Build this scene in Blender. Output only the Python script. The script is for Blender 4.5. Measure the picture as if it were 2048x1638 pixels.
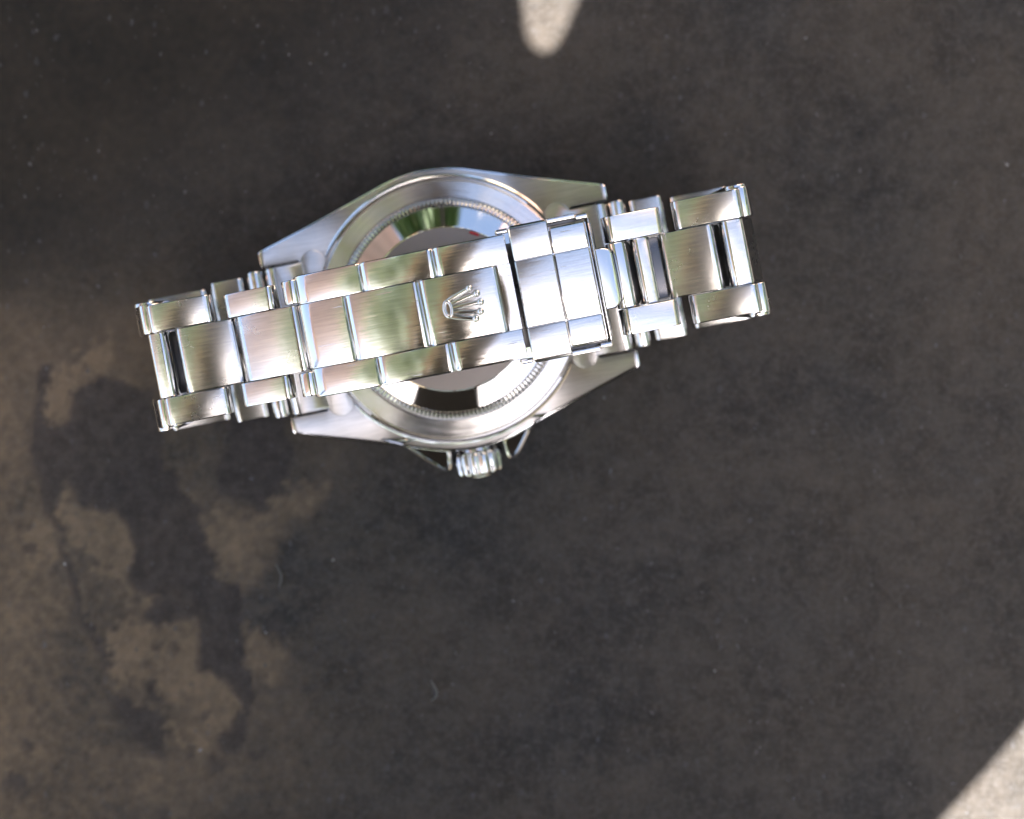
import bpy, bmesh, math, random
import numpy as np
from mathutils import Vector, Matrix, noise
random.seed(7)
R = math.radians
for o in list(bpy.data.objects): bpy.data.objects.remove(o)
scene = bpy.context.scene
C = scene.collection
MM = 0.001

# ------------------------------------------------------------------ camera
cam_d = bpy.data.cameras.new('camera'); cam = bpy.data.objects.new('camera', cam_d); C.objects.link(cam)
cam.location = (0, 0, 0.201)
cam_d.sensor_width = 36.0; cam_d.lens = 47.6
cam_d.shift_x = (1024 - 898) / 2048; cam_d.shift_y = -(819 - 618) / 2048
cam_d.clip_start = 0.005; cam_d.clip_end = 500
cam_d.dof.use_dof = True; cam_d.dof.focus_distance = 0.1675; cam_d.dof.aperture_fstop = 15.0
cam_d.dof.aperture_blades = 9
scene.camera = cam

# ------------------------------------------------------------------ sky, sun, exposure
SUN = Vector((-0.02, -0.53, 0.848)).normalized()          # towards the sun
world = bpy.data.worlds.new('World'); scene.world = world; world.use_nodes = True
wn = world.node_tree; bg = wn.nodes['Background']
sky = wn.nodes.new('ShaderNodeTexSky'); sky.sky_type = 'NISHITA'; sky.sun_disc = False
sky.sun_elevation = math.asin(SUN.z); sky.sun_rotation = math.atan2(SUN.x, SUN.y)
sky.dust_density = 3.5; sky.ozone_density = 1.0; sky.air_density = 1.0
wn.links.new(sky.outputs[0], bg.inputs[0]); bg.inputs[1].default_value = 0.05
sl = bpy.data.lights.new('sun', 'SUN'); sl.energy = 5.0; sl.angle = R(0.45); sl.color = (1.0, 0.94, 0.86)
so = bpy.data.objects.new('sun', sl); C.objects.link(so)
so.rotation_euler = (-SUN).to_track_quat('-Z', 'Y').to_euler()
vs = scene.view_settings
vs.view_transform = 'Standard'; vs.look = 'None'; vs.gamma = 1; vs.use_curve_mapping = False
vs.exposure = 3.5

# ------------------------------------------------------------------ materials
def mat(name):
    m = bpy.data.materials.new(name); m.use_nodes = True
    nt = m.node_tree; return m, nt, nt.nodes['Principled BSDF']
def nd(nt, t, **k):
    n = nt.nodes.new(t)
    for a, v in k.items(): setattr(n, a, v)
    return n
def setin(n, **k):
    for a, v in k.items(): n.inputs[a.replace('_', ' ')].default_value = v

def steel(name, col, rough, aniso=0.0, streak=(4600, 210), bump=8e-6, smudge=0.05, scratch=0.0, lean=0.018):
    m, nt, p = mat(name); L = nt.links.new
    setin(p, Base_Color=(*col, 1), Metallic=1.0, Roughness=rough)
    uv = nd(nt, 'ShaderNodeUVMap', uv_map='UVMap')
    if aniso > 0:
        p.inputs['Anisotropic'].default_value = aniso
        tg = nd(nt, 'ShaderNodeTangent', direction_type='UV_MAP', uv_map='UVMap')
        L(tg.outputs[0], p.inputs['Tangent'])
    mp = nd(nt, 'ShaderNodeMapping'); mp.inputs['Scale'].default_value = (streak[0], streak[1], 1)
    L(uv.outputs[0], mp.inputs[0])
    n1 = nd(nt, 'ShaderNodeTexNoise'); setin(n1, Scale=1.0, Detail=3.0, Roughness=0.7)
    L(mp.outputs[0], n1.inputs['Vector'])
    tc = nd(nt, 'ShaderNodeTexCoord')
    n2 = nd(nt, 'ShaderNodeTexNoise'); setin(n2, Scale=260.0, Detail=4.0, Roughness=0.6)
    oi = nd(nt, 'ShaderNodeObjectInfo'); of = nd(nt, 'ShaderNodeVectorMath', operation='ADD')
    L(tc.outputs['Object'], of.inputs[0]); L(oi.outputs['Random'], of.inputs[1]); L(of.outputs[0], n2.inputs['Vector'])
    ou = nd(nt, 'ShaderNodeVectorMath', operation='MULTIPLY_ADD'); L(oi.outputs['Random'], ou.inputs[0]); ou.inputs[1].default_value = (37, 53, 11); L(mp.outputs[0], ou.inputs[2]); L(ou.outputs[0], n1.inputs['Vector'])
    mr = nd(nt, 'ShaderNodeMapRange'); setin(mr, From_Min=0.3, From_Max=0.7, To_Min=rough - smudge, To_Max=rough + smudge)
    L(n2.outputs[0], mr.inputs[0]); L(mr.outputs[0], p.inputs['Roughness'])
    if aniso > 0:                                       # each brush line leans a little along the grain
        ge = nd(nt, 'ShaderNodeNewGeometry')
        bt = nd(nt, 'ShaderNodeVectorMath', operation='CROSS_PRODUCT'); L(ge.outputs['Normal'], bt.inputs[0]); L(tg.outputs[0], bt.inputs[1])
        mk = nd(nt, 'ShaderNodeMapRange'); setin(mk, From_Min=0.2, From_Max=0.8, To_Min=-lean, To_Max=lean); L(n1.outputs[0], mk.inputs[0])
        h = mk.outputs[0]
        if scratch > 0:                                 # a few fine cross scratches
            for ang, sc in ((0.42, (5200, 130)), (-0.75, (6200, 160)), (1.2, (6000, 200))):
                mq = nd(nt, 'ShaderNodeMapping'); mq.inputs['Rotation'].default_value = (0, 0, ang)
                mq.inputs['Scale'].default_value = (sc[0], sc[1], 1); L(uv.outputs[0], mq.inputs[0])
                ns = nd(nt, 'ShaderNodeTexNoise'); setin(ns, Scale=1.0, Detail=1.0)
                L(mq.outputs[0], ns.inputs['Vector'])
                ms = nd(nt, 'ShaderNodeMapRange'); setin(ms, From_Min=0.755, From_Max=0.785, To_Min=0.0, To_Max=scratch)
                L(ns.outputs[0], ms.inputs[0])
                ad = nd(nt, 'ShaderNodeMath', operation='ADD'); L(h, ad.inputs[0]); L(ms.outputs[0], ad.inputs[1]); h = ad.outputs[0]
        sv = nd(nt, 'ShaderNodeVectorMath', operation='SCALE'); L(bt.outputs[0], sv.inputs[0]); L(h, sv.inputs['Scale'])
        av = nd(nt, 'ShaderNodeVectorMath', operation='ADD'); L(ge.outputs['Normal'], av.inputs[0]); L(sv.outputs[0], av.inputs[1])
        nn = nd(nt, 'ShaderNodeVectorMath', operation='NORMALIZE'); L(av.outputs[0], nn.inputs[0]); L(nn.outputs[0], p.inputs['Normal'])
        mc = nd(nt, 'ShaderNodeMapRange'); setin(mc, From_Min=0.25, From_Max=0.75, To_Min=0.80, To_Max=1.14); L(n1.outputs[0], mc.inputs[0])
        cv = nd(nt, 'ShaderNodeVectorMath', operation='SCALE'); cv.inputs[0].default_value = col; L(mc.outputs[0], cv.inputs['Scale']); L(cv.outputs[0], p.inputs['Base Color'])
    else:
        b = nd(nt, 'ShaderNodeBump'); setin(b, Strength=1.0, Distance=bump)
        L(n1.outputs[0], b.inputs['Height']); L(b.outputs[0], p.inputs['Normal'])
    return m
ST = (0.61, 0.60, 0.585)
M = {}
M['brushed'] = steel('brushed_steel', ST, 0.26, 0.95, bump=7e-6, smudge=0.02)
M['clasp'] = steel('brushed_clasp_steel', ST, 0.20, 0.93, bump=9e-6, smudge=0.02, scratch=0.20, lean=0.024)
M['polished'] = steel('polished_steel', (0.62, 0.61, 0.60), 0.12, 0, streak=(900, 900), bump=0.6e-6, smudge=0.03)
M['mirror'] = steel('mirror_steel', (0.60, 0.59, 0.575), 0.045, 0, streak=(900, 900), bump=0.2e-6, smudge=0.015)
M['ring'] = steel('turned_steel', ST, 0.22, 0.95, streak=(3500, 150), bump=6e-6)
M['satin'] = steel('satin_steel', (0.47, 0.45, 0.43), 0.33, 0.6, bump=2.5e-6)
M['disc'] = steel('case_back_disc_steel', (0.25, 0.22, 0.195), 0.38, 0.0, streak=(3000, 3000), bump=1.0e-6)
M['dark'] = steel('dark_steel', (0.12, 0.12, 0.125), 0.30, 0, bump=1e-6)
m, nt, p = mat('red_sticker'); setin(p, Base_Color=(0.30, 0.008, 0.012, 1), Roughness=0.35); M['red'] = m
def plain(name, col, rough=0.6, var=0.25, scale=20.0):
    m, nt, p = mat(name); L = nt.links.new
    n = nd(nt, 'ShaderNodeTexNoise'); setin(n, Scale=scale, Detail=5.0)
    tc = nd(nt, 'ShaderNodeTexCoord'); L(tc.outputs['Object'], n.inputs['Vector'])
    r = nd(nt, 'ShaderNodeMapRange'); setin(r, From_Min=0.3, From_Max=0.7, To_Min=1 - var, To_Max=1 + var)
    L(n.outputs[0], r.inputs[0])
    v = nd(nt, 'ShaderNodeVectorMath', operation='SCALE'); v.inputs[0].default_value = col
    L(r.outputs[0], v.inputs['Scale']); L(v.outputs[0], p.inputs['Base Color'])
    p.inputs['Roughness'].default_value = rough
    return m
M['black'] = plain('matte_black_card', (0.005, 0.005, 0.006), 0.8, 0.1)
M['timber'] = plain('dark_timber', (0.022, 0.014, 0.010), 0.7)
M['cedar'] = plain('cedar_batten', (0.30, 0.15, 0.08), 0.6)
M['leaf'] = plain('leaf', (0.085, 0.125, 0.05), 0.5, 0.4, 6.0)
lm = M['leaf']; lt = lm.node_tree; lo = lt.nodes['Material Output']; lp = lt.nodes['Principled BSDF']
tr = lt.nodes.new('ShaderNodeBsdfTranslucent'); tr.inputs[0].default_value = (0.25, 0.30, 0.17, 1)
mxs = lt.nodes.new('ShaderNodeMixShader'); mxs.inputs[0].default_value = 0.5
lt.links.new(lp.outputs[0], mxs.inputs[1]); lt.links.new(tr.outputs[0], mxs.inputs[2]); lt.links.new(mxs.outputs[0], lo.inputs[0])
M['deep_leaf'] = plain('deep_leaf', (0.035, 0.07, 0.02), 0.5, 0.4, 6.0)
M['bark'] = plain('bark', (0.10, 0.07, 0.05), 0.9)
M['terracotta'] = plain('terracotta_render', (0.47, 0.30, 0.235), 0.9, 0.2, 5.0)
M['white'] = plain('white_render', (0.75, 0.74, 0.70), 0.9, 0.08, 4.0)
M['cream'] = plain('cream_render', (0.55, 0.47, 0.35), 0.9, 0.15, 4.0)
M['paving'] = plain('paving', (0.25, 0.23, 0.20), 0.9, 0.25, 3.0)

# table: dark oxidised sheet with brown patina
m, nt, p = mat('oxidised_table'); L = nt.links.new; M['table'] = m
tc = nd(nt, 'ShaderNodeTexCoord')
def tnoise(scale, detail, rough=0.6, off=0.0):
    n = nd(nt, 'ShaderNodeTexNoise'); setin(n, Scale=scale, Detail=detail, Roughness=rough)
    mp = nd(nt, 'ShaderNodeMapping'); mp.inputs['Location'].default_value = (off, off * 2, off * 3)
    L(tc.outputs['Object'], mp.inputs[0]); L(mp.outputs[0], n.inputs['Vector']); return n.outputs[0]
def mix(fac, a, b):
    n = nd(nt, 'ShaderNodeMix', data_type='RGBA')
    for s, v in ((0, fac), (6, a), (7, b)):
        if isinstance(v, tuple): n.inputs[s].default_value = (*v, 1)
        elif isinstance(v, float): n.inputs[s].default_value = v
        else: L(v, n.inputs[s])
    return n.outputs[2]
def rng(v, a, b, c=0.0, d=1.0):
    n = nd(nt, 'ShaderNodeMapRange'); setin(n, From_Min=a, From_Max=b, To_Min=c, To_Max=d); L(v, n.inputs[0]); return n.outputs[0]
at = nd(nt, 'ShaderNodeAttribute', attribute_name='patina'); sep = nd(nt, 'ShaderNodeSeparateColor'); L(at.outputs['Color'], sep.inputs[0])  # blue channel holds painted light falloff, red and green hold stains
base = mix(rng(tnoise(75, 7, 0.7), 0.38, 0.64), (0.0172, 0.0168, 0.0167), (0.0325, 0.0309, 0.0301))
base = mix(rng(tnoise(320, 5, 0.7, 7), 0.42, 0.72, 0.0, 0.55), base, (0.058, 0.053, 0.050))
base = mix(rng(tnoise(1100, 4, 0.75, 3), 0.45, 0.72, 0.0, 0.5), base, (0.060, 0.059, 0.062))
base = mix(rng(tnoise(760, 4, 0.75, 13), 0.45, 0.70, 0.0, 0.35), base, (0.017, 0.0165, 0.017))
base = mix(sep.outputs[2], base, (0.012, 0.0118, 0.0115))  # painted light falloff darkens the base colour
brown = mix(rng(tnoise(150, 5, 0.7, 5), 0.3, 0.7), (0.080, 0.063, 0.046), (0.118, 0.090, 0.064))
brown = mix(rng(tnoise(800, 4, 0.7, 15), 0.45, 0.7, 0.0, 0.5), brown, (0.130, 0.106, 0.084))
col = mix(sep.outputs[0], base, brown)
darkc = mix(rng(tnoise(420, 5, 0.75, 9), 0.36, 0.66), (0.023, 0.0205, 0.0205), (0.044, 0.039, 0.0385))
col = mix(sep.outputs[1], col, darkc)
vo = nd(nt, 'ShaderNodeTexVoronoi', feature='F1'); setin(vo, Scale=300.0); 
wv = nd(nt, 'ShaderNodeVectorMath', operation='SCALE'); L(tc.outputs['Object'], wv.inputs[0]); wv.inputs['Scale'].default_value = 1.0
nw = nd(nt, 'ShaderNodeTexNoise'); setin(nw, Scale=1800.0, Detail=2.0); L(tc.outputs['Object'], nw.inputs['Vector'])
nws = nd(nt, 'ShaderNodeVectorMath', operation='SCALE'); L(nw.outputs['Color'], nws.inputs[0]); nws.inputs['Scale'].default_value = 0.0006
wa = nd(nt, 'ShaderNodeVectorMath', operation='ADD'); L(wv.outputs[0], wa.inputs[0]); L(nws.outputs[0], wa.inputs[1]); L(wa.outputs[0], vo.inputs['Vector'])
sc = nd(nt, 'ShaderNodeSeparateColor'); L(vo.outputs['Color'], sc.inputs[0])
thr = nd(nt, 'ShaderNodeMath', operation='LESS_THAN'); L(vo.outputs['Distance'], thr.inputs[0])
L(rng(sc.outputs[0], 0.80, 1.0, 0.0, 0.085), thr.inputs[1])
spk = mix(sc.outputs[1], (0.075, 0.075, 0.08), (0.22, 0.22, 0.23))
col = mix(thr.outputs[0], col, spk)
for fs, fo, ft, fm, fc in ((620.0, 0.021, 0.62, 0.17, (0.068, 0.070, 0.080)), (1050.0, 0.037, 0.55, 0.20, (0.060, 0.058, 0.060))):
    mv = nd(nt, 'ShaderNodeMapping'); mv.inputs['Location'].default_value = (fo, fo, fo); mv.inputs['Rotation'].default_value = (0, 0, fo * 20); mv.inputs['Scale'].default_value = (1.0, 0.7, 1.0)
    L(wa.outputs[0], mv.inputs[0])
    v2 = nd(nt, 'ShaderNodeTexVoronoi', feature='F1'); setin(v2, Scale=fs); L(mv.outputs[0], v2.inputs['Vector'])
    s2 = nd(nt, 'ShaderNodeSeparateColor'); L(v2.outputs['Color'], s2.inputs[0])
    t2 = nd(nt, 'ShaderNodeMath', operation='LESS_THAN'); L(v2.outputs['Distance'], t2.inputs[0]); L(rng(s2.outputs[0], ft, 1.0, 0.0, fm * 1.6), t2.inputs[1])
    m2 = nd(nt, 'ShaderNodeMath', operation='MULTIPLY'); L(t2.outputs[0], m2.inputs[0]); L(s2.outputs[2], m2.inputs[1])
    col = mix(m2.outputs[0], col, fc)
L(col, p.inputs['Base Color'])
L(rng(tnoise(700, 5, 0.7, 2), 0.3, 0.7, 0.42, 0.66), p.inputs['Roughness'])
p.inputs['Specular IOR Level'].default_value = 0.04
bp = nd(nt, 'ShaderNodeBump'); setin(bp, Strength=0.5, Distance=0.00012); L(tnoise(1500, 5, 0.7, 1), bp.inputs['Height']); L(bp.outputs[0], p.inputs['Normal'])

# ------------------------------------------------------------------ mesh helpers (inputs in millimetres)
def link_mesh(name, verts, faces, mats, mi=None, uvs=None, parent=None, loc=(0, 0, 0), rot=(0, 0, 0), sharp=32, smooth=True):
    me = bpy.data.meshes.new(name)
    me.from_pydata([(x * MM, y * MM, z * MM) for x, y, z in verts], [], faces)
    for k in mats: me.materials.append(M[k])
    uvl = me.uv_layers.new(name='UVMap')
    co = me.vertices
    for poly in me.polygons:
        if mi: poly.material_index = mi[poly.index]
        poly.use_smooth = smooth
        us = None
        if uvs: us = uvs(poly, me)
        for k, li in enumerate(poly.loop_indices):
            v = co[me.loops[li].vertex_index].co
            uvl.data[li].uv = us[k] if us else (v.y, v.x)
    bm = bmesh.new(); bm.from_mesh(me); bmesh.ops.recalc_face_normals(bm, faces=bm.faces); bm.to_mesh(me); bm.free()
    if smooth: me.set_sharp_from_angle(angle=R(sharp))
    o = bpy.data.objects.new(name, me); C.objects.link(o)
    if parent: o.parent = parent
    o.location = Vector(loc) * MM; o.rotation_euler = rot
    return o
def inset(prof, d):
    if d == 0: return prof
    n = len(prof); out = []
    area = sum(prof[i][0] * prof[(i + 1) % n][1] - prof[(i + 1) % n][0] * prof[i][1] for i in range(n))
    s = 1 if area > 0 else -1
    for i in range(n):
        a, b, c = prof[i - 1], prof[i], prof[(i + 1) % n]
        def nrm(p, q):
            dx, dz = q[0] - p[0], q[1] - p[1]; l = math.hypot(dx, dz) or 1
            return (-dz / l * s, dx / l * s)
        n1, n2 = nrm(a, b), nrm(b, c)
        mx, mz = n1[0] + n2[0], n1[1] + n2[1]; l2 = mx * mx + mz * mz
        k = 2 * d / l2 if l2 > 0.5 else d
        out.append((b[0] + mx * k, b[1] + mz * k))
    return out
def extrude_geo(prof, tops, y0, y1, bev=0.12, bev1=None):
    """closed (x,z) profile swept along y with rounded side edges; tops = set of profile segments that stay brushed"""
    bev1 = bev if bev1 is None else bev1
    rings = [(y0, bev), (y0 + bev * .3, bev * .3), (y0 + bev, 0), (y1 - bev1, 0), (y1 - bev1 * .3, bev1 * .3), (y1, bev1)]
    n = len(prof); V = []; F = []; I = []
    for y, d in rings:
        V += [(x, y, z) for x, z in inset(prof, d)]
    for r in range(5):
        for i in range(n):
            j = (i + 1) % n
            F.append((r * n + i, r * n + j, (r + 1) * n + j, (r + 1) * n + i))
            I.append(0 if (r == 2 and i in tops) else 1)
    F.append(tuple(range(n))); I.append(1)
    F.append(tuple(range(5 * n, 6 * n))); I.append(1)
    return V, F, I
def link_profile(Ln, T, Rr, re, N=18):
    """convex top, rounded ends, flat bottom; top at z=0 in the middle"""
    h = Ln / 2 - re; P = []
    for i in range(N + 1):
        x = -h + 2 * h * i / N; P.append((x, -x * x / (2 * Rr)))
    tops = set(range(N)); zt = -h * h / (2 * Rr); rz = T / 2
    ph = math.atan(h / Rr) if Rr > 0 else 0.0
    a0 = math.pi / 2 - ph; cx = h - re * math.cos(a0); cz = zt - rz * math.sin(a0)
    arc = [a0 - (a0 + math.pi / 2) * k / 9.0 for k in range(1, 10)]
    P += [(cx + re * math.cos(a), cz + rz * math.sin(a)) for a in arc]
    P += [(-cx - re * math.cos(a), cz + rz * math.sin(a)) for a in reversed(arc)]
    return P, tops
def bar(name, parent, Ln, T, Rr, re, y0, y1, x, z, tilt, mats=('brushed', 'polished'), bev=0.15):
    P, t = link_profile(Ln, T, Rr, re)
    V, F, I = extrude_geo(P, t, y0, y1, bev)
    return link_mesh(name, V, F, mats, I, None, parent, (x, 0, z), (0, R(tilt), 0))
def box_geo(x0, x1, y0, y1, z0, z1, b=0.1):
    P = [(x0 + b, z1), (x1 - b, z1), (x1, z1 - b), (x1, z0 + b), (x1 - b, z0), (x0 + b, z0), (x0, z0 + b), (x0, z1 - b)]
    return extrude_geo(P, {0}, y0, y1, b)
def lathe(name, prof, mats, mi, parent, seg=192, loc=(0, 0, 0), mod=None, closed=False, cap=False, sharp=9):
    V = []; F = []; I = []; n = len(prof)
    for s in range(seg):
        a = 2 * math.pi * s / seg
        for k, (r, z) in enumerate(prof):
            if mod: r, z = mod(s, k, r, z)
            V.append((r * math.cos(a), r * math.sin(a), z))
    for s in range(seg):
        t = (s + 1) % seg
        for k in range(n if closed else n - 1):
            j = (k + 1) % n
            F.append((s * n + k, s * n + j, t * n + j, t * n + k)); I.append(mi[k] if mi else 0)
    if cap:
        F.append(tuple(s * n + n - 1 for s in range(seg))); I.append(mi[-1] if mi else 0)
    def uvs(poly, me):
        out = []; a0 = None
        for vi in poly.vertices:
            v = me.vertices[vi].co; a = math.atan2(v.y, v.x)
            if a0 is None: a0 = a
            if a - a0 > math.pi: a -= 2 * math.pi
            if a - a0 < -math.pi: a += 2 * math.pi
            out.append((math.hypot(v.x, v.y), a * 0.015))
        return out
    return link_mesh(name, V, F, mats, I, uvs, parent, loc, sharp=sharp)
def prism_geo(outl, z0, z1, b=0.15):
    n = len(outl); V = []; F = []
    for z, d in ((z0, 0), (z1 - b, 0), (z1 - b * .3, b * .3), (z1, b)):
        V += [(x, y, z) for x, y in inset(outl, d)]
    for r in range(3):
        for i in range(n):
            j = (i + 1) % n; F.append((r * n + i, r * n + j, (r + 1) * n + j, (r + 1) * n + i))
    F.append(tuple(range(n))); F.append(tuple(range(3 * n, 4 * n)))
    return V, F
def merge(*geos):
    V = []; F = []; I = []
    for g in geos:
        o = len(V); V += g[0]; F += [tuple(i + o for i in f) for f in g[1]]
        I += g[2] if len(g) > 2 else [0] * len(g[1])
    return V, F, I
def empty(name, loc=(0, 0, 0), rz=0):
    o = bpy.data.objects.new(name, None); C.objects.link(o); o.location = loc; o.rotation_euler = (0, 0, rz)
    o.empty_display_size = 0.01; return o
def tag(o, label=None, cat=None, group=None, kind=None):
    for k, v in (('label', label), ('category', cat), ('group', group), ('kind', kind)):
        if v: o[k] = v
    return o

# ------------------------------------------------------------------ table
def px(x, y): return ((x - 898) / 13.483, -(y - 618) / 13.483)     # photograph pixel on the table plane -> mm
def z2(l): return [(x / 1.746, 700 + y / 1.746) for x, y in l]
dark_polys = [z2(l) for l in (
 [(150,60),(185,60),(172,130),(160,200),(165,265),(235,235),(255,150),(330,100),(520,150),(570,280),(585,400),(620,450),(650,500),(690,530),(690,620),(730,700),(760,790),(850,840),(850,960),(860,1060),(885,1130),(880,1250),(850,1380),(790,1400),(755,1370),(780,1330),(850,1250),(820,1180),(760,1140),(695,1110),(700,1020),(690,950),(620,930),(560,960),(505,920),(540,880),(560,860),(480,850),(440,790),(470,700),(440,620),(400,560),(330,540),(260,530),(235,480),(200,470),(195,560),(215,700),(240,740),(275,800),(305,880),(340,960),(375,1050),(385,1110),(355,1080),(300,940),(245,800),(205,740),(185,600),(140,520),(112,400),(110,290)],
 [(390,1195),(440,1220),(500,1280),(560,1285),(582,1360),(570,1430),(520,1400),(470,1380),(400,1290)],
 [(490,1170),(540,1155),(552,1230),(510,1225)],
 [(790,230),(1010,230),(1005,420),(960,500),(935,560),(900,595),(870,550),(770,520),(765,440)])]
dark_dots = [(965,965,26),(890,1415,18),(672,1410,13),(755,1440,26),(610,1040,18),(375,1105,13),(548,1040,12),(990,1010,14),(310,1430,16),(95,1390,18),(45,1530,40),(110,690,14),(560,1620,20),(700,1290,12)]
tan_polys = [z2(l) for l in (
 [(220,478),(265,545),(330,540),(400,565),(432,620),(470,700),(432,790),(370,770),(300,700),(225,640),(203,560)],
 [(160,150),(235,90),(330,0),(385,-20),(370,60),(262,150),(235,225),(170,268)],
 [(478,850),(560,860),(600,828),(685,905),(650,925),(585,875),(510,905)],
 [(390,1000),(450,960),(560,965),(690,955),(700,1110),(770,1150),(862,1225),(820,1300),(700,1390),(600,1320),(565,1180),(470,1170),(400,1110)],
 [(700,640),(770,575),(880,600),(960,540),(1040,470),(1140,480),(1100,560),(1000,620),(960,700),(850,835),(790,820),(740,720)],
 [(120,640),(170,620),(200,740),(130,720)],
 [(860,980),(930,990),(1000,1060),(950,1150),(880,1100)])]
def sdf(poly, X, Y):
    inside = np.zeros(X.shape, bool); d = np.full(X.shape, 1e9); n = len(poly)
    for i in range(n):
        x0, y0 = poly[i]; x1, y1 = poly[(i + 1) % n]
        dx, dy = x1 - x0, y1 - y0
        t = np.clip(((X - x0) * dx + (Y - y0) * dy) / (dx * dx + dy * dy + 1e-9), 0, 1)
        d = np.minimum(d, np.hypot(X - x0 - t * dx, Y - y0 - t * dy))
        if y0 != y1: inside ^= ((y0 > Y) != (y1 > Y)) & (X < dx * (Y - y0) / (y1 - y0) + x0)
    return np.where(inside, d, -d)
def fbm(x, y, s, o=3, seed=0.0):
    return noise.fractal(Vector((x * s + seed, y * s - seed, seed * 1.7)), 1.0, 2.0, o)
def sm(v, a, b):
    t = np.clip((v - a) / (b - a), 0, 1); return t * t * (3 - 2 * t)
nx, ny = 370, 305
xs = np.linspace(-78, 96, nx); ys = np.linspace(-86, 56, ny)
X, Y = np.meshgrid(xs, ys)
PX = X * 13.483 + 898; PY = 618 - Y * 13.483
N1 = np.vectorize(lambda a, b: fbm(a, b, 0.16, 4, 3.1))(X, Y)
N2 = np.vectorize(lambda a, b: fbm(a, b, 0.16, 4, 8.7))(X, Y)
N3 = np.vectorize(lambda a, b: fbm(a, b, 0.05, 4, 1.3))(X, Y)
N4 = np.vectorize(lambda a, b: fbm(a, b, 0.75, 3, 5.2))(X, Y); N5 = np.vectorize(lambda a, b: fbm(a, b, 0.75, 3, 9.9))(X, Y)
QX = PX + N1 * 15 + N4 * 11; QY = PY + N2 * 15 + N5 * 11
dk = np.zeros(X.shape); tn = np.zeros(X.shape)
for q in dark_polys: dk = np.maximum(dk, sm(sdf(q, QX, QY) + N3 * 6 + N5 * 5, -8, 7))
for (a, b, r) in dark_dots:
    a, b = z2([(a, b)])[0]; dk = np.maximum(dk, 0.85 * sm(r / 1.746 - np.hypot(QX - a, QY - b), -9, 5))
for q in tan_polys: tn = np.maximum(tn, sm(sdf(q, QX, QY) + N4 * 14, -22, 8))
field = np.clip(0.62 * sm(-(PX - 250) / 700, -1, 0.4) * sm(PY, 420, 1000), 0, 1) + 0.10
brn = np.clip(field * (0.8 + 1.0 * N3 + 0.5 * N4) + 0.6 * tn * (0.8 + 0.4 * N1 + 0.4 * N5), 0, 1)
tl = np.clip(0.95 * sm(1050 - PX * 0.92 - PY, -150, 800) + 0.14 * sm(700 - PY, 0, 700), 0, 1)  # light falloff put into the colour: darker top left and along the top
PAT_FALLOFF = np.stack([brn, dk * 0.85, tl], -1)  # brown stain, dark stain, painted light falloff
def build_table():
    V = []; F = []
    for j in range(ny):
        for i in range(nx): V.append((xs[i], ys[j], 0))
    for j in range(ny - 1):
        for i in range(nx - 1):
            a = j * nx + i; F.append((a, a + 1, a + nx + 1, a + nx))
    # surrounding top and the slab sides
    bx, by = 340, 300; o = len(V)
    V += [(-bx, -by, 0), (bx, -by, 0), (bx, by, 0), (-bx, by, 0), (-bx, -by, -18), (bx, -by, -18), (bx, by, -18), (-bx, by, -18)]
    c = [0, nx - 1, nx * ny - 1, nx * (ny - 1)]
    bot = list(range(0, nx)); rt = [nx - 1 + nx * j for j in range(ny)]; tp = [nx * ny - 1 - i for i in range(nx)]; lf = [nx * (ny - 1) - nx * j for j in range(ny)]
    F += [tuple([o, o + 1] + bot[::-1]), tuple([o + 1, o + 2] + rt[::-1]), tuple([o + 2, o + 3] + tp[::-1]), tuple([o + 3, o] + lf[::-1])]
    F += [(o, o + 4, o + 5, o + 1), (o + 1, o + 5, o + 6, o + 2), (o + 2, o + 6, o + 7, o + 3), (o + 3, o + 7, o + 4, o), (o + 4, o + 7, o + 6, o + 5)]
    t = link_mesh('table_top', V, F, ['table'], smooth=False)
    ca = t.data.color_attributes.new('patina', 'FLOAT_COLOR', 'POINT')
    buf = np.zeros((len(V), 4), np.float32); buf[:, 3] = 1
    buf[:nx * ny, :3] = PAT_FALLOFF.reshape(-1, 3)
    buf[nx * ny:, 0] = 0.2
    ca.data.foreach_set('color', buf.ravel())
    tag(t, 'dark oxidised tabletop with brown patina stains', None, None, 'structure')
    return t
table = build_table()

# ------------------------------------------------------------------ the watch
ANG = R(11.1)
watch = empty('wristwatch', (0, 0, 0), ANG)
tag(watch, 'steel wristwatch lying face down on the dark table with its bracelet clasp closed on top', 'wristwatch')

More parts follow.
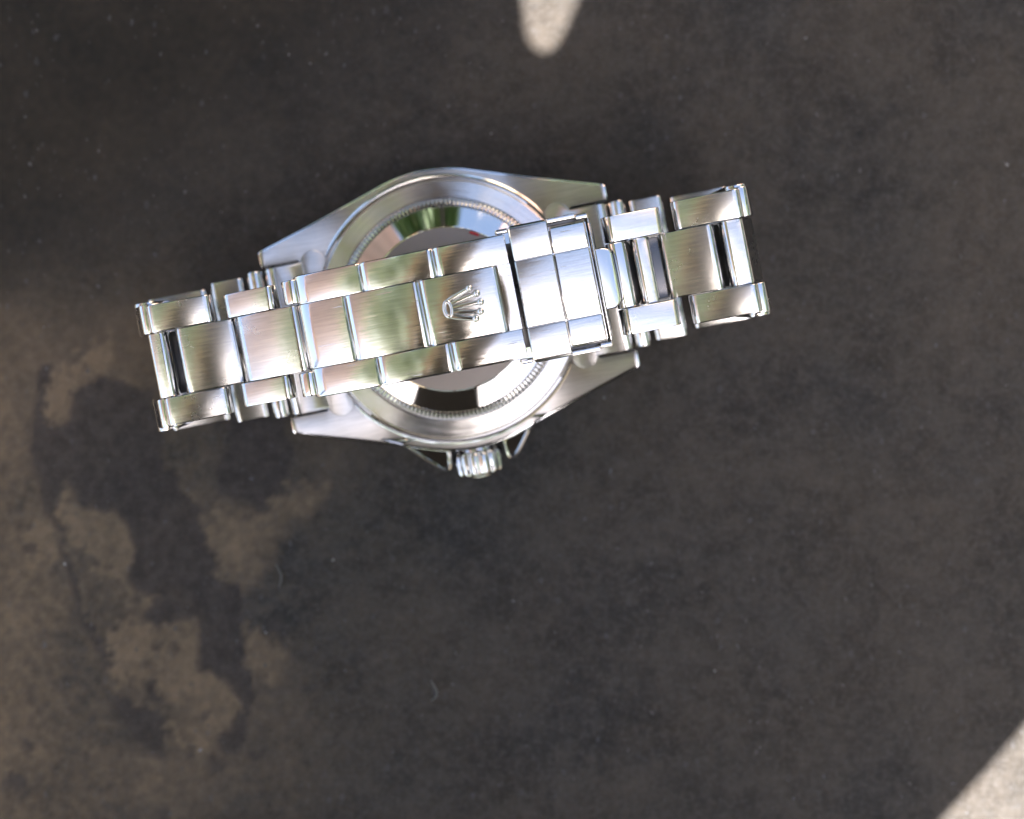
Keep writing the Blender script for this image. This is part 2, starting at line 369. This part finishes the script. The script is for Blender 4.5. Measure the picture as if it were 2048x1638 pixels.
# case: two lug bars lofted along x + body of revolution
RC = 20.3; TX, TY = 6.4, 19.25
def yo(x):
    x = abs(x)
    if x < TX: return math.sqrt(RC * RC - x * x)
    return TY + (x - TX) * (13.2 - TY) / (24.6 - TX)
def zt(x): return 9.0 + 2.7 * max(0, (abs(x) - 11) / 13.7) ** 1.6
def lugbar(sgn):
    xl = [-24.85, -24.72, -24.45] + [-24 + 48 * i / 64 for i in range(65)] + [24.45, 24.72, 24.85]
    V = []; F = []; I = []; n = 9
    for x in xl:
        e = max(0, abs(x) - 24.2) / 0.65; e = 1 - math.sqrt(max(0, 1 - e * e))
        yi = 10.62 if abs(x) > 18.8 else 9.0
        a, b = yi + 0.35 * e, yo(min(24.6, abs(x))) - 0.45 * e; t = zt(x) - 0.5 * e
        zb = 3.5 + 2.2 * max(0, (abs(x) - 12) / 13)
        for y, z in ((a, zb), (a, t - .25), (a + .07, t - .07), (a + .25, t), (b - .55, t), (b - .22, t - .12), (b, t - .55), (b, zb + 1), (b - 1.2, zb)):
            V.append((x, sgn * y, z))
    for s in range(len(xl) - 1):
        for k in range(n):
            j = (k + 1) % n
            F.append((s * n + k, s * n + j, (s + 1) * n + j, (s + 1) * n + k)); I.append(0 if k == 3 and 2 <= s < len(xl) - 3 else 1)
    F.append(tuple(range(n))); I.append(1); F.append(tuple((len(xl) - 1) * n + k for k in range(n))); I.append(1)
    return V, F, I
def lathe_geo(prof, seg, idx):
    V = []; F = []; n = len(prof)
    for s in range(seg):
        a = 2 * math.pi * s / seg
        V += [(r * math.cos(a), r * math.sin(a), z) for r, z in prof]
    for s in range(seg):
        t = (s + 1) % seg
        for k in range(n - 1): F.append((s * n + k, s * n + k + 1, t * n + k + 1, t * n + k))
    F.append(tuple(s * n for s in range(seg))); F.append(tuple(s * n + n - 1 for s in range(seg)))
    return V, F, [idx] * len(F)
body = lathe_geo([(17, 2.6), (19.6, 2.8), (19.9, 4.2), (20.05, 4.6), (20.05, 8.3), (19.7, 8.9), (19.2, 8.95)], 128, 1)
g = merge(lugbar(1), lugbar(-1), body)
case = link_mesh('case', g[0], g[1], ('satin', 'polished'), g[2], None, watch)
bez = lathe('bezel', [(15, 0.6), (18.2, 0.6), (19.2, 1.1), (20.2, 1.6), (20.4, 2.0), (20.4, 2.8), (19.6, 3.0), (15, 3.0)], ('polished',), None, case, 240,
            mod=lambda s, k, r, z: (r + (0.22 if (k in (3, 4, 5) and s % 2) else 0), z), closed=True)
cr = lathe('crystal', [(15, 0.62), (14.9, 0.2), (14.6, 0.02), (0.01, 0.0)], ('dark',), None, case, 96)
# crown guards: sloping shoulders either side of the crown
def guard(outl, name):
    top = []; n = len(outl); V = []
    def zz(y): return 8.95 - (-y - 18.2) * 0.42
    V = [(x, y, 3.6) for x, y in outl] + [(x, y, zz(y) - 0.15) for x, y in outl]
    ins = inset(outl, 0.32); V += [(x, y, zz(y) + 0.05) for x, y in ins]
    ins2 = inset(outl, 0.5); V += [(x, y, zz(y) - 0.25) for x, y in ins2]
    F = [tuple(range(n)), tuple(range(3 * n, 4 * n))]
    for r in range(3):
        for i in range(n):
            j = (i + 1) % n; F.append((r * n + i, r * n + j, (r + 1) * n + j, (r + 1) * n + i))
    return link_mesh(name, V, F, ('mirror',), None, None, case, sharp=15)
guard([(-13.0, -16.3), (-10.4, -17.9), (-8.6, -19.4), (-7.2, -20.8), (-5.9, -22.1), (-5.1, -22.75), (-4.3, -22.75), (-3.95, -22.3), (-3.75, -20.4), (-3.75, -18.6), (-8, -17)], 'crown_guard')
guard([(11.0, -17.2), (8, -17), (3.9, -18.6), (3.9, -20.6), (4.15, -22.3), (4.5, -22.7), (5.3, -22.7), (5.9, -22.1), (6.9, -20.7), (7.9, -19.3), (9.2, -18.1)], 'crown_guard')
# winding crown: fluted barrel with its axis along -y
def crown():
    seg = 144; prof = [(0, -24.75), (1.7, -24.7), (2.1, -24.45), (2.2, -24.2), (2.9, -24.2), (3.4, -24.0), (3.62, -23.6), (3.66, -22.2), (3.62, -21.2), (3.4, -20.8), (2.6, -20.6), (2.4, -19.5)]
    V = []; F = []; n = len(prof)
    for s in range(seg):
        a = 2 * math.pi * s / seg; c = math.cos(14 * a); f = -0.26 * (0.5 - 0.5 * c) ** 2.2
        for k, (r, y) in enumerate(prof):
            rr = r + (f if 4 <= k <= 9 else 0)
            V.append((rr * math.cos(a), y, rr * math.sin(a)))
    for s in range(seg):
        t = (s + 1) % seg
        for k in range(n - 1): F.append((s * n + k, s * n + k + 1, t * n + k + 1, t * n + k))
    return link_mesh('winding_crown', V, F, ('polished',), None, None, case, (0, 0, 5.4), sharp=50)
crown()
# case back
back = lathe('case_back', [(19.3, 8.9), (19.2, 9.35), (18.95, 9.5), (18.75, 9.45), (18.65, 9.2), (18.45, 9.2), (18.35, 9.75), (18.1, 10.0), (15.75, 10.34), (15.6, 10.3), (15.5, 10.2), (15.2, 10.2)],
             ('ring', 'polished'), [1, 1, 1, 1, 1, 1, 1, 0, 1, 1, 1], watch, 256)
NT = 160
def teeth(s, k, r, z):
    ph = (s % 6)
    t = (0, .25, 1, 1, 1, .25)[ph]
    if k in (1, 2, 3): return r + (-0.22 * t if k == 3 else 0.12 * t), z + 0.50 * t * (0.6 if k == 1 else 1.0)
    return r, z
lathe('fluted_ring', [(15.5, 10.2), (15.3, 10.6), (15.0, 10.95), (14.72, 11.1), (14.6, 10.9)], ('polished',), None, back, NT * 6, mod=teeth)
lathe('polished_bevel', [(14.62, 10.9), (14.5, 11.25), (14.4, 11.35), (11.6, 12.42), (11.45, 12.45), (11.4, 12.40)], ('mirror',), None, back, 256)
lathe('center_disc', [(11.42, 12.40), (11.3, 12.38), (8, 12.40), (4, 12.42), (0.5, 12.43)], ('disc',), None, back, 128, cap=True)
st = [(11.25 * math.cos(R(a)), 11.25 * math.sin(R(a))) for a in range(57, 65)] + [(10.9 * math.cos(R(a)), 10.9 * math.sin(R(a))) for a in range(64, 56, -1)]
V, F = prism_geo(st, 12.39, 12.46, 0.02)
link_mesh('red_sticker', V, F, ('red',), None, None, back)

# end links between the lugs
def end_link(sg):
    pts = []
    x0, x1, h = 16.9, 23.0, 10.45
    outl = [(x1, -h), (x1, h), (19.1, h)]
    for k in range(0, 19):
        a = R(-12 + 235 * k / 18); outl.append((17.55 + 1.75 * math.cos(a), 10.15 + 1.75 * math.sin(a)))
    inner = [(16.6, 7.5), (16.6, -7.5)]
    mir = [(x, -y) for x, y in reversed(outl[2:])]
    outl = outl + inner + mir
    # round-off towards the bracelet
    if sg < 0: outl = [(-x, y) for x, y in reversed(outl)]
    V, F = prism_geo(outl, 7.6, 10.05, 0.12)
    V = [(x, y, z + (zt(max(16.6, abs(x))) + 0.10 - 10.05 if z > 8 else 0)) for x, y, z in V]
    g1 = (V, F, [0] * len(F))
    o = link_mesh('end_link', g1[0], g1[1], ('satin', 'polished'), g1[2], None, watch)
    bar('end_link_roll', o, 2.9, 3.6, 6, 1.25, -10.45, 10.45, sg * 23.35, 11.0, 0, ('polished', 'polished'))
    for s2 in (1, -1):
        y0, y1 = (5.3, 10.4) if s2 > 0 else (-10.4, -5.3)
        bar('knuckle', o, 2.6, 3.2, 4, 1.1, y0, y1, sg * 26.0, 11.2, 0, ('polished', 'polished'))
    bar('knuckle', o, 2.6, 3.2, 4, 1.1, -5.1, 5.1, sg * 27.4, 10.9, 0, ('polished', 'polished'))
    return o
end_link(-1); end_link(1)

# bracelet links: centre piece + two side pieces each
for x0_, x1_, z_ in ((-37.2, -33.6, 26.8), (32.8, 37.0, 29.0)):  # added dark plates stand in for shade in the link gaps
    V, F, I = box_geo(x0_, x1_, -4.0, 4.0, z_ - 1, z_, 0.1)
    link_mesh('gap_shade_plate', V, F, ('dark', 'dark'), I, None, watch)
def unit(side, center, half, inner=4.15):
    """side/center: (x, z, tilt, length, radius) of the top surface middle"""
    x, z, t, Ln, Rr = center
    c = bar('bracelet_link', watch, Ln, 2.7, Rr, 0.75, -inner + .04, inner - .04, x, z, t)
    x, z, t, Ln, Rr = side
    for s in (1, -1):
        y0, y1 = (inner + .04, half) if s > 0 else (-half, -inner - .04)
        bar('side_piece', c, Ln, 2.8, Rr, 0.75, y0, y1, x, z, t)
    # the pieces of a link are placed in watch space, so cancel the parent's own transform
    inv = Matrix.LocRotScale(c.location, c.rotation_euler, None).inverted()
    for ch in c.children: ch.matrix_parent_inverse = inv
    return c
# upper run, left of the clasp
unit((-24.45, 32.55, -14, 7.0, 32), (-22.6, 33.0, -14.5, 8.7, 32), 7.15)
unit((-33.3, 31.2, 3.5, 8.5, 33), (-30.55, 30.9, 3.0, 8.0, 33), 7.65)
unit((-39.65, 26.4, -74, 8.6, 30), (-36.95, 30.75, -8, 2.7, 8), 7.9)
# left turn and lower run towards the lugs
unit((-40.9, 17.5, -93, 9.2, 40), (-38.9, 20.5, -88, 8.0, 40), 8.6)
unit((-37.2, 10.6, 6, 8.6, -60), (-38.6, 12.0, 40, 4.5, 40), 9.35)
unit((-30.0, 10.9, 3, 5.0, 60), (-34.5, 10.6, 4, 7.5, 60), 9.95)
# right of the clasp
unit((24.45, 34.6, 9.5, 7.5, 60), (24.95, 33.9, 9, 2.75, 4), 7.4)
bar('pivot_bar', watch, 2.8, 2.7, 4, 0.9, -4.1, 4.1, 21.95, 34.3, 6, ('polished', 'polished'))
unit((33.75, 33.4, -10.5, 8.9, 37), (30.6, 32.8, -11, 7.3, 40), 7.75)
unit((40.15, 29.4, 77, 8.6, 30), (36.6, 33.3, 2, 3.3, 9), 7.95)
unit((41.2, 20.2, 92, 9.2, 40), (39.5, 28.2, 62, 6.0, 200), 8.7)
unit((37.5, 10.9, -6, 8.6, 60), (38.8, 12.4, -40, 4.5, 40), 9.4)
unit((30.0, 11.0, -3, 5.0, 60), (34.5, 10.7, -4, 7.5, 60), 10.0)

# ------------------------------------------------------------------ clasp
X0 = 4.0
def zb(x): return 37.9 - (x - X0) ** 2 / 128.0
def panel(name, parent, x0, x1, y0, y1, drop=0.0, left='v', right='v', bev=(0.13, 0.13), k=0.0058, cv=0.50, cd=0.38, mats=('clasp', 'polished')):
    xc = (x0 + x1) / 2; P = []; N = 22
    f = lambda x: zb(x) - k * (x - xc) ** 2 - drop
    lw = cv if left == 'v' else 0.1; rw = cv if right == 'v' else 0.1
    xa, xb = x0 + lw, x1 - rw
    for i in range(N + 1):
        x = xa + (xb - xa) * i / N; P.append((x, f(x)))
    tops = set(range(N))
    def end(xe, zs, sgn, w, kind):
        if kind == 'r':
            xs_ = xe - sgn * 1.6; sl_ = (f(xs_ + 0.01) - f(xs_)) / 0.01
            zc_ = zs + sl_ * (xe - xs_); q = []
            for j in range(1, 11):
                t = j / 10; u = 1 - t
                q.append((u * u * xs_ + 2 * u * t * (xe - sgn * 0.12) + t * t * xe, u * u * zs + 2 * u * t * zc_ + t * t * (zc_ - 0.75)))
            return q
        if kind == 'v': return [(xe - sgn * w * 0.80, zs - 0.05), (xe, zs - cd)]
        return [(xe, zs - 0.1)]
    if left == 'r':
        xa = x0 + 1.6
        P = [(xa + (xb - xa) * i / N, f(xa + (xb - xa) * i / N)) for i in range(N + 1)]
    P += end(x1, f(xb), 1, rw, right)
    P += [(x1, f(x1) - 2.4), (x0, f(x0) - 2.4)]
    P += end(x0, f(xa), -1, lw, left)[::-1]
    V, F, I = extrude_geo(P, tops, y0, y1, bev[0], bev[1])
    return link_mesh(name, V, F, mats, I, None, parent)
# inner shell under the stamped panels
def slab_profile(x0, x1, dz, T, N=30):
    t = [(x0 + (x1 - x0) * i / N, zb(x0 + (x1 - x0) * i / N) - dz) for i in range(N + 1)]
    return t + [(x, z - T) for x, z in reversed(t)]
V, F, I = extrude_geo(slab_profile(-17.6, 8.0, 0.75, 2.6), set(), -7.45, 7.45, 0.12)
clasp = link_mesh('clasp', V, F, ('polished', 'polished'), I, None, watch)
yc = 4.06; yh = 7.62
for y0, y1, b in ((yc, yh, (0.12, 0.28)), (-yh, -yc, (0.28, 0.12))):
    panel('clasp_panel', clasp, -18.25, -9.65, y0, y1, left='r', bev=b)
    panel('clasp_panel', clasp, -9.65, -0.55, y0, y1, bev=b)
    panel('clasp_panel', clasp, -0.55, 8.24, y0, y1, right='e', bev=b)
    bar('clasp_knuckle', clasp, 2.6, 3.0, 6, 1.0, y0 + (0.25 if y0 > 0 else 0.35), y1 - (0.35 if y0 > 0 else 0.25), -19.1, 33.95, -20, ('polished', 'polished'))
panel('clasp_panel', clasp, -18.35, -12.15, -yc + .03, yc - .03, left='r')
panel('clasp_panel', clasp, -12.15, -3.0, -yc + .03, yc - .03)
panel('clasp_panel', clasp, -3.0, 6.65, -yc + .03, yc - .03, cd=0.42)
# lunate thumb recess behind the centre row
def recess():
    N = 26; Mx = 12; V = []; F = []; 
    for j in range(N + 1):
        y = -yc + .05 + (2 * yc - .1) * j / N
        w = max(0.0, 1 - (y / 4.0) ** 2)
        for i in range(Mx + 1):
            x = 6.7 + 1.54 * i / Mx; d = 0.10 + 0.07 * w * max(0, 1 - i / Mx / 0.62) ** 2
            V.append((x, y, zb(x) - d))
    n = Mx + 1
    for j in range(N):
        for i in range(Mx): a = j * n + i; F.append((a, a + 1, a + n + 1, a + n))
    o = len(V); V += [(x, y, z - 1.3) for x, y, z in V]
    F += [tuple(o + i for i in f[::-1]) for f in F]
    ed = [i for i in range(Mx + 1)] + [j * n + Mx for j in range(1, N + 1)] + [N * n + i for i in range(Mx - 1, -1, -1)] + [j * n for j in range(N - 1, 0, -1)]
    for a, b in zip(ed, ed[1:] + ed[:1]): F.append((a, b, b + o, a + o))
    return link_mesh('thumb_recess', V, F, ('clasp',), None, None, clasp)
recess()
# folding blade beneath
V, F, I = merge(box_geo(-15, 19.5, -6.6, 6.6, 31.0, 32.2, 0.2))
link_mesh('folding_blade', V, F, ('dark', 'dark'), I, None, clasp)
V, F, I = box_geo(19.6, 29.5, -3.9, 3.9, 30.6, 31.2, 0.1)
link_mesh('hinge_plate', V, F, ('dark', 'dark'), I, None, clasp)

# applied crown emblem
def zs(x): return zb(x) - 0.0058 * (x - 1.8) ** 2
def emblem():
    V = []; F = []
    def add(v, f):
        o = len(V); V.extend(v); F.extend(tuple(i + o for i in q) for q in f)
    # base oval ring
    cx, cy = -0.12, 0.0; nu, nv = 40, 12; v = []; f = []
    tl = 0.0
    for i in range(nu):
        a = 2 * math.pi * i / nu; ox, oy = 0.44 * math.cos(a), 0.92 * math.sin(a)
        l = math.hypot(0.92 * math.cos(a), 0.44 * math.sin(a)); nx_, ny_ = 0.92 * math.cos(a) / l, 0.44 * math.sin(a) / l
        for j in range(nv):
            b = 2 * math.pi * j / nv; d = 0.24 * math.cos(b)
            x, y = cx + ox + nx_ * d, cy + oy + ny_ * d
            v.append((x, y, zs(x) + 0.10 + 0.24 * math.sin(b)))
    for i in range(nu):
        for j in range(nv):
            f.append((i * nv + j, ((i + 1) % nu) * nv + j, ((i + 1) % nu) * nv + (j + 1) % nv, i * nv + (j + 1) % nv))
    add(v, f)
    balls = [(2.84, 1.96), (3.61, 1.19), (3.88, 0.10), (3.66, -1.02), (2.97, -1.75)]
    starts = [(-0.05, 0.98), (0.25, 0.55), (0.35, 0.02), (0.30, -0.50), (0.02, -0.98)]
    for (bx, by), (sx, sy) in zip(balls, starts):
        nu, nv = 20, 14; v = []; f = []; r = 0.45; zc = zs(bx) + 0.22
        for i in range(nu):
            for j in range(nv + 1):
                a = 2 * math.pi * i / nu; b = math.pi * j / nv
                v.append((bx + r * math.sin(b) * math.cos(a), by + r * math.sin(b) * math.sin(a), zc + r * math.cos(b)))
        for i in range(nu):
            for j in range(nv):
                f.append((i * (nv + 1) + j, i * (nv + 1) + j + 1, ((i + 1) % nu) * (nv + 1) + j + 1, ((i + 1) % nu) * (nv + 1) + j))
        add(v, f)
        dx, dy = bx - sx, by - sy; l = math.hypot(dx, dy); px_, py_ = -dy / l, dx / l
        v = []; f = []; ns = 12; nr = 12
        for i in range(ns + 1):
            t = i / ns; w = 0.31 - 0.02 * t; w = w * (0.75 + 0.25 * min(1, t * 4)); hh = 0.20 + 0.08 * t
            x, y = sx + dx * t, sy + dy * t
            for j in range(nr):
                b = 2 * math.pi * j / nr
                qx, qy = x + px_ * w * math.cos(b), y + py_ * w * math.cos(b)
                v.append((qx, qy, zs(qx) + hh * math.sin(b) * (1.0 if math.sin(b) > 0 else 0.4) + 0.02))
        for i in range(ns):
            for j in range(nr):
                f.append((i * nr + j, (i + 1) * nr + j, (i + 1) * nr + (j + 1) % nr, i * nr + (j + 1) % nr))
        add(v, f)
    o = link_mesh('crown_emblem', V, F, ('polished',), None, None, clasp, sharp=60)
    o['label'] = 'raised five-point crown emblem with ball tips'
emblem()

# fold-over safety cover
LZ = 0.35
def zl(x): return 38.05 - (x - 9.5) ** 2 / 260.0
def lpanel(x0, x1, y0, y1, bev, dz=0.0, eb=(0.1, 0.1), rend=False):
    N = 14; xa, xb = x0 + eb[0], x1 - eb[1]
    P = [(xa + (xb - xa) * i / N, zl(xa + (xb - xa) * i / N) - dz) for i in range(N + 1)]; tops = set(range(N))
    P += [(x1, zl(x1) - dz - eb[1] * 1.1), (x1, zl(x1) - 2.0), (x0, zl(x0) - 2.0), (x0, zl(x0) - dz - eb[0] * 1.1)]
    V, F, I = extrude_geo(P, tops, y0, y1, bev[0], bev[1])
    return link_mesh('cover_panel', V, F, ('clasp', 'polished'), I, None, cover)
P = [(8.95, 37.7), (18.2, 37.25), (18.2, 33.6), (8.95, 34.2)]
V, F, I = extrude_geo(P, set(), -7.2, 7.2, 0.1)
cover = link_mesh('safety_cover', V, F, ('polished', 'polished'), I, None, watch)
for y0, y1, b in ((4.14, 8.38, (0.10, 0.45)), (-4.06, 4.06, (0.10, 0.10)), (-8.38, -4.14, (0.45, 0.10))):
    lpanel(8.82, 13.56, y0, y1, b, 0, (0.14, 0.12))
for y0, y1, b in ((4.14, 7.28, (0.13, 0.35)), (-4.06, 4.06, (0.13, 0.13)), (-7.28, -4.14, (0.35, 0.13))):
    lpanel(13.66, 18.1, y0, y1, b, 0.06, (0.16, 0.22))
for s in (1, -1):
    V, F, I = box_geo(13.6, 17.0, min(s * 7.88, s * 8.42), max(s * 7.88, s * 8.42), 34.6, 37.75, 0.07)
    link_mesh('side_rail', V, F, ('polished', 'polished'), I, None, cover)
    V, F, I = box_geo(17.02, 18.7, min(s * 7.6, s * 8.25), max(s * 7.6, s * 8.25), 34.6, 37.1, 0.2)
    link_mesh('rail_end', V, F, ('polished', 'polished'), I, None, cover)
    V, F, I = box_geo(7.3, 8.85, min(s * 7.75, s * 8.3), max(s * 7.75, s * 8.3), 34.9, 36.6, 0.15)
    link_mesh('hinge_ear', V, F, ('polished', 'polished'), I, None, cover)
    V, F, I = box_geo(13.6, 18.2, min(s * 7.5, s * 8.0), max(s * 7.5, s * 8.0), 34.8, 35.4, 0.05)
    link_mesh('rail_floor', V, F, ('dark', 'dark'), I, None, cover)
bar('cover_rim', cover, 0.75, 3.0, 3, 0.34, -7.7, 7.7, 18.62, 36.75, 0, ('polished', 'polished'), 0.25)
to = [(18.2, -3.75), (19.7, -3.72)] + [(19.75 + 1.15 * math.sin(a), -2.55 - 1.15 * math.cos(a)) for a in [math.pi / 2 * k / 8 for k in range(1, 9)]]
to += [(20.95, 0)] + [(x, -y) for x, y in reversed(to[2:])] + [(19.7, 3.72), (18.2, 3.75)]
V, F = prism_geo(to, 34.9, 36.1, 0.22)
V = [(x, y, z - 0.12 * (x - 18.2)) for x, y, z in V]
link_mesh('release_tab', V, F, ('polished',), None, None, cover)

# ------------------------------------------------------------------ unseen surroundings, some added to block light or shape reflections
def metre_box(name, m, x0, x1, y0, y1, z0, z1, parent=None, b=8):
    V, F, I = box_geo(x0 * 1000, x1 * 1000, y0 * 1000, y1 * 1000, z0 * 1000, z1 * 1000, b)
    return link_mesh(name, V, F, (m,), [0] * len(F), None, parent)
gr = metre_box('ground', 'paving', -12, 12, -12, 12, -0.80, -0.75); gr['kind'] = 'structure'
for sx in (-0.3, 0.3):
    for sy in (-0.26, 0.26): metre_box('leg', 'timber', sx - .025, sx + .025, sy - .025, sy + .025, -0.749, -0.019, table)
# added unseen card blocks the sun; its outline leaves two lit patches
def shade_card():
    out = [(-110, -140), (1030, -140), (1045, 0), (1053, 72), (1068, 94), (1088, 102), (1108, 94), (1130, 56), (1155, 0), (1186, -140),
           (2130, -140), (2130, 1365), (2048, 1456), (1968, 1549), (1885, 1640), (1805, 1730), (2130, 1730), (2130, 2700), (-110, 2700)]
    D = 0.275; c0 = Vector((0.009, -0.015, 0)); c = c0 + SUN * D
    V = []; n = len(out)
    for th in (0, 0.002):
        for q in out:
            a = px(*q); pnt = Vector((a[0] * MM, a[1] * MM, 0))
            t = (c + SUN * th - pnt).dot(SUN) / SUN.dot(SUN)
            V.append(tuple((pnt + SUN * t) * 1000))
    F = [tuple(range(n)), tuple(range(n, 2 * n))] + [(i, (i + 1) % n, n + (i + 1) % n, n + i) for i in range(n)]
    o = link_mesh('shade_card', V, F, ('black',), None, None, None, smooth=False)
    tag(o, 'added matte black card on a rod, out of view, blocking the sun', 'card')
    q = Vector(V[-1 - n]) * MM + SUN * 0.006 + Vector((0.004, 0, 0))
    metre_box('support_rod', 'black', q.x - .004, q.x + .004, q.y - .004, q.y + .004, 0.001, q.z, o, 1)
shade_card()
pg = empty('reflection_frame', (0, 0, -0.75)); tag(pg, 'added dark post and beam structure, out of view, for dark reflections', 'frame')  # made-up frame, added for the dark bands in the steel
metre_box('beam', 'timber', -0.155, 0.032, -0.46, 0.65, 1.66, 1.76, pg)
metre_box('batten', 'cedar', -0.205, -0.165, -0.46, 0.65, 1.62, 1.70, pg)  # added for a thin orange fringe in the reflections
metre_box('post', 'timber', -0.05, -0.03, 0.57, 0.59, 0, 1.659, pg)
metre_box('bracket', 'timber', -0.21, -0.152, 0.30, 0.36, 1.58, 1.618, pg)
wl = empty('reflection_awning', (-1.3, 0, -0.75)); tag(wl, 'added terracotta awning, out of view at the left, for pink reflections', 'awning')  # added for pink reflections, raised to leave bright sky below
metre_box('awning_panel', 'terracotta', -0.10, 0.0, -0.9, 1.9, 1.86, 3.0, wl)
for yy in (-0.85, 1.85): metre_box('post', 'timber', -0.09, -0.03, yy - .03, yy + .03, 0, 1.859, wl)
w2 = metre_box('low_wall', 'cream', 0.40, 0.75, 1.3, 1.45, -0.75, 1.3); tag(w2, 'cream rendered wall beyond the table', 'wall')
w3 = metre_box('side_wall', 'cream', 0.9, 1.05, -1.5, -0.45, -0.75, 0.9); tag(w3, 'cream rendered wall at the right', 'wall')
w4 = metre_box('brick_pier', 'terracotta', 0.78, 1.2, 1.2, 1.45, -0.75, 1.4); tag(w4, 'terracotta pier beyond the table', 'pier')
def leaves(name, parent, n, cen, rad, size, m='leaf'):
    V = []; F = []
    for i in range(n):
        while True:
            q = Vector((random.uniform(-1, 1), random.uniform(-1, 1), random.uniform(-1, 1)))
            if q.length < 1: break
        c = Vector((cen[k] + q[k] * rad[k] for k in range(3))) * 1000
        a = Vector((random.gauss(0, 1), random.gauss(0, 1), random.gauss(0, 0.5))).normalized()
        b = a.cross(Vector((random.gauss(0, .6), random.gauss(0, .6), 1))).normalized()
        s = size * 1000 * random.uniform(0.6, 1.3); o = len(V)
        V += [tuple(c - a * s), tuple(c + b * s * .45), tuple(c + a * s), tuple(c - b * s * .45)]
        F.append((o, o + 1, o + 2, o + 3))
    return link_mesh(name, V, F, (m,), None, None, parent, smooth=False)
t1 = empty('garden_tree', (-0.55, 1.5, -0.75)); tag(t1, 'leafy tree behind the table with a bough over it', 'tree')
V, F, I = lathe_geo([(90, 0), (70, 300), (55, 1200), (40, 2200)], 16, 0); link_mesh('trunk', V, F, ('bark',), None, None, t1)
leaves('crown', t1, 2600, (0.12, 0.0, 1.75), (0.72, 0.45, 0.75), 0.075, 'deep_leaf')
leaves('bough', t1, 1250, (0.09, -1.45, 1.95), (0.30, 0.95, 0.10), 0.05)

def hedge(label, n, cen, rad, size):  # unseen leaf masses added to cut sky light on the table
    h = leaves('sky_block_hedge', None, n, cen, rad, size); tag(h, label, 'hedge'); return h
hedge('added leaf mass, out of view at the right, cutting sky light', 4800, (1.6, 0.1, 0.5), (0.3, 1.7, 1.45), 0.08)
hedge('added leaf mass, out of view on the near side, cutting sky light', 4800, (0.1, -1.95, 0.5), (2.1, 0.3, 1.5), 0.08)

# lint on the table
def fibre(pts, r, label):
    V = []; F = []; n = len(pts)
    for i, (x, y) in enumerate(pts):
        a = pts[max(0, i - 1)]; b = pts[min(n - 1, i + 1)]
        dx, dy = b[0] - a[0], b[1] - a[1]; l = math.hypot(dx, dy); px_, py_ = -dy / l, dx / l
        for k in range(6):
            t = 2 * math.pi * k / 6; rr = r * (0.5 if i in (0, n - 1) else 1)
            V.append((x + px_ * rr * math.cos(t), y + py_ * rr * math.cos(t), r + 0.01 + rr * math.sin(t)))
    for i in range(n - 1):
        for k in range(6): F.append((i * 6 + k, i * 6 + (k + 1) % 6, (i + 1) * 6 + (k + 1) % 6, (i + 1) * 6 + k))
    F += [tuple(range(6)), tuple((n - 1) * 6 + k for k in range(6))]
    o = link_mesh('lint_fibre', V, F, ('lint',)); tag(o, label, 'lint', 'lint fibres on the table'); return o
M['lint'] = plain('lint', (0.075, 0.075, 0.073), 0.9, 0.2, 300.0)
fibre([px(*q) for q in ((551, 1128), (557, 1138), (563, 1150), (562, 1162), (558, 1174))], 0.14, 'short pale lint fibre on the table left of centre below the watch')
fibre([px(*q) for q in ((862, 1360), (868, 1372), (874, 1382), (872, 1394), (862, 1402))], 0.16, 'curled pale lint fibre on the table near the bottom centre')
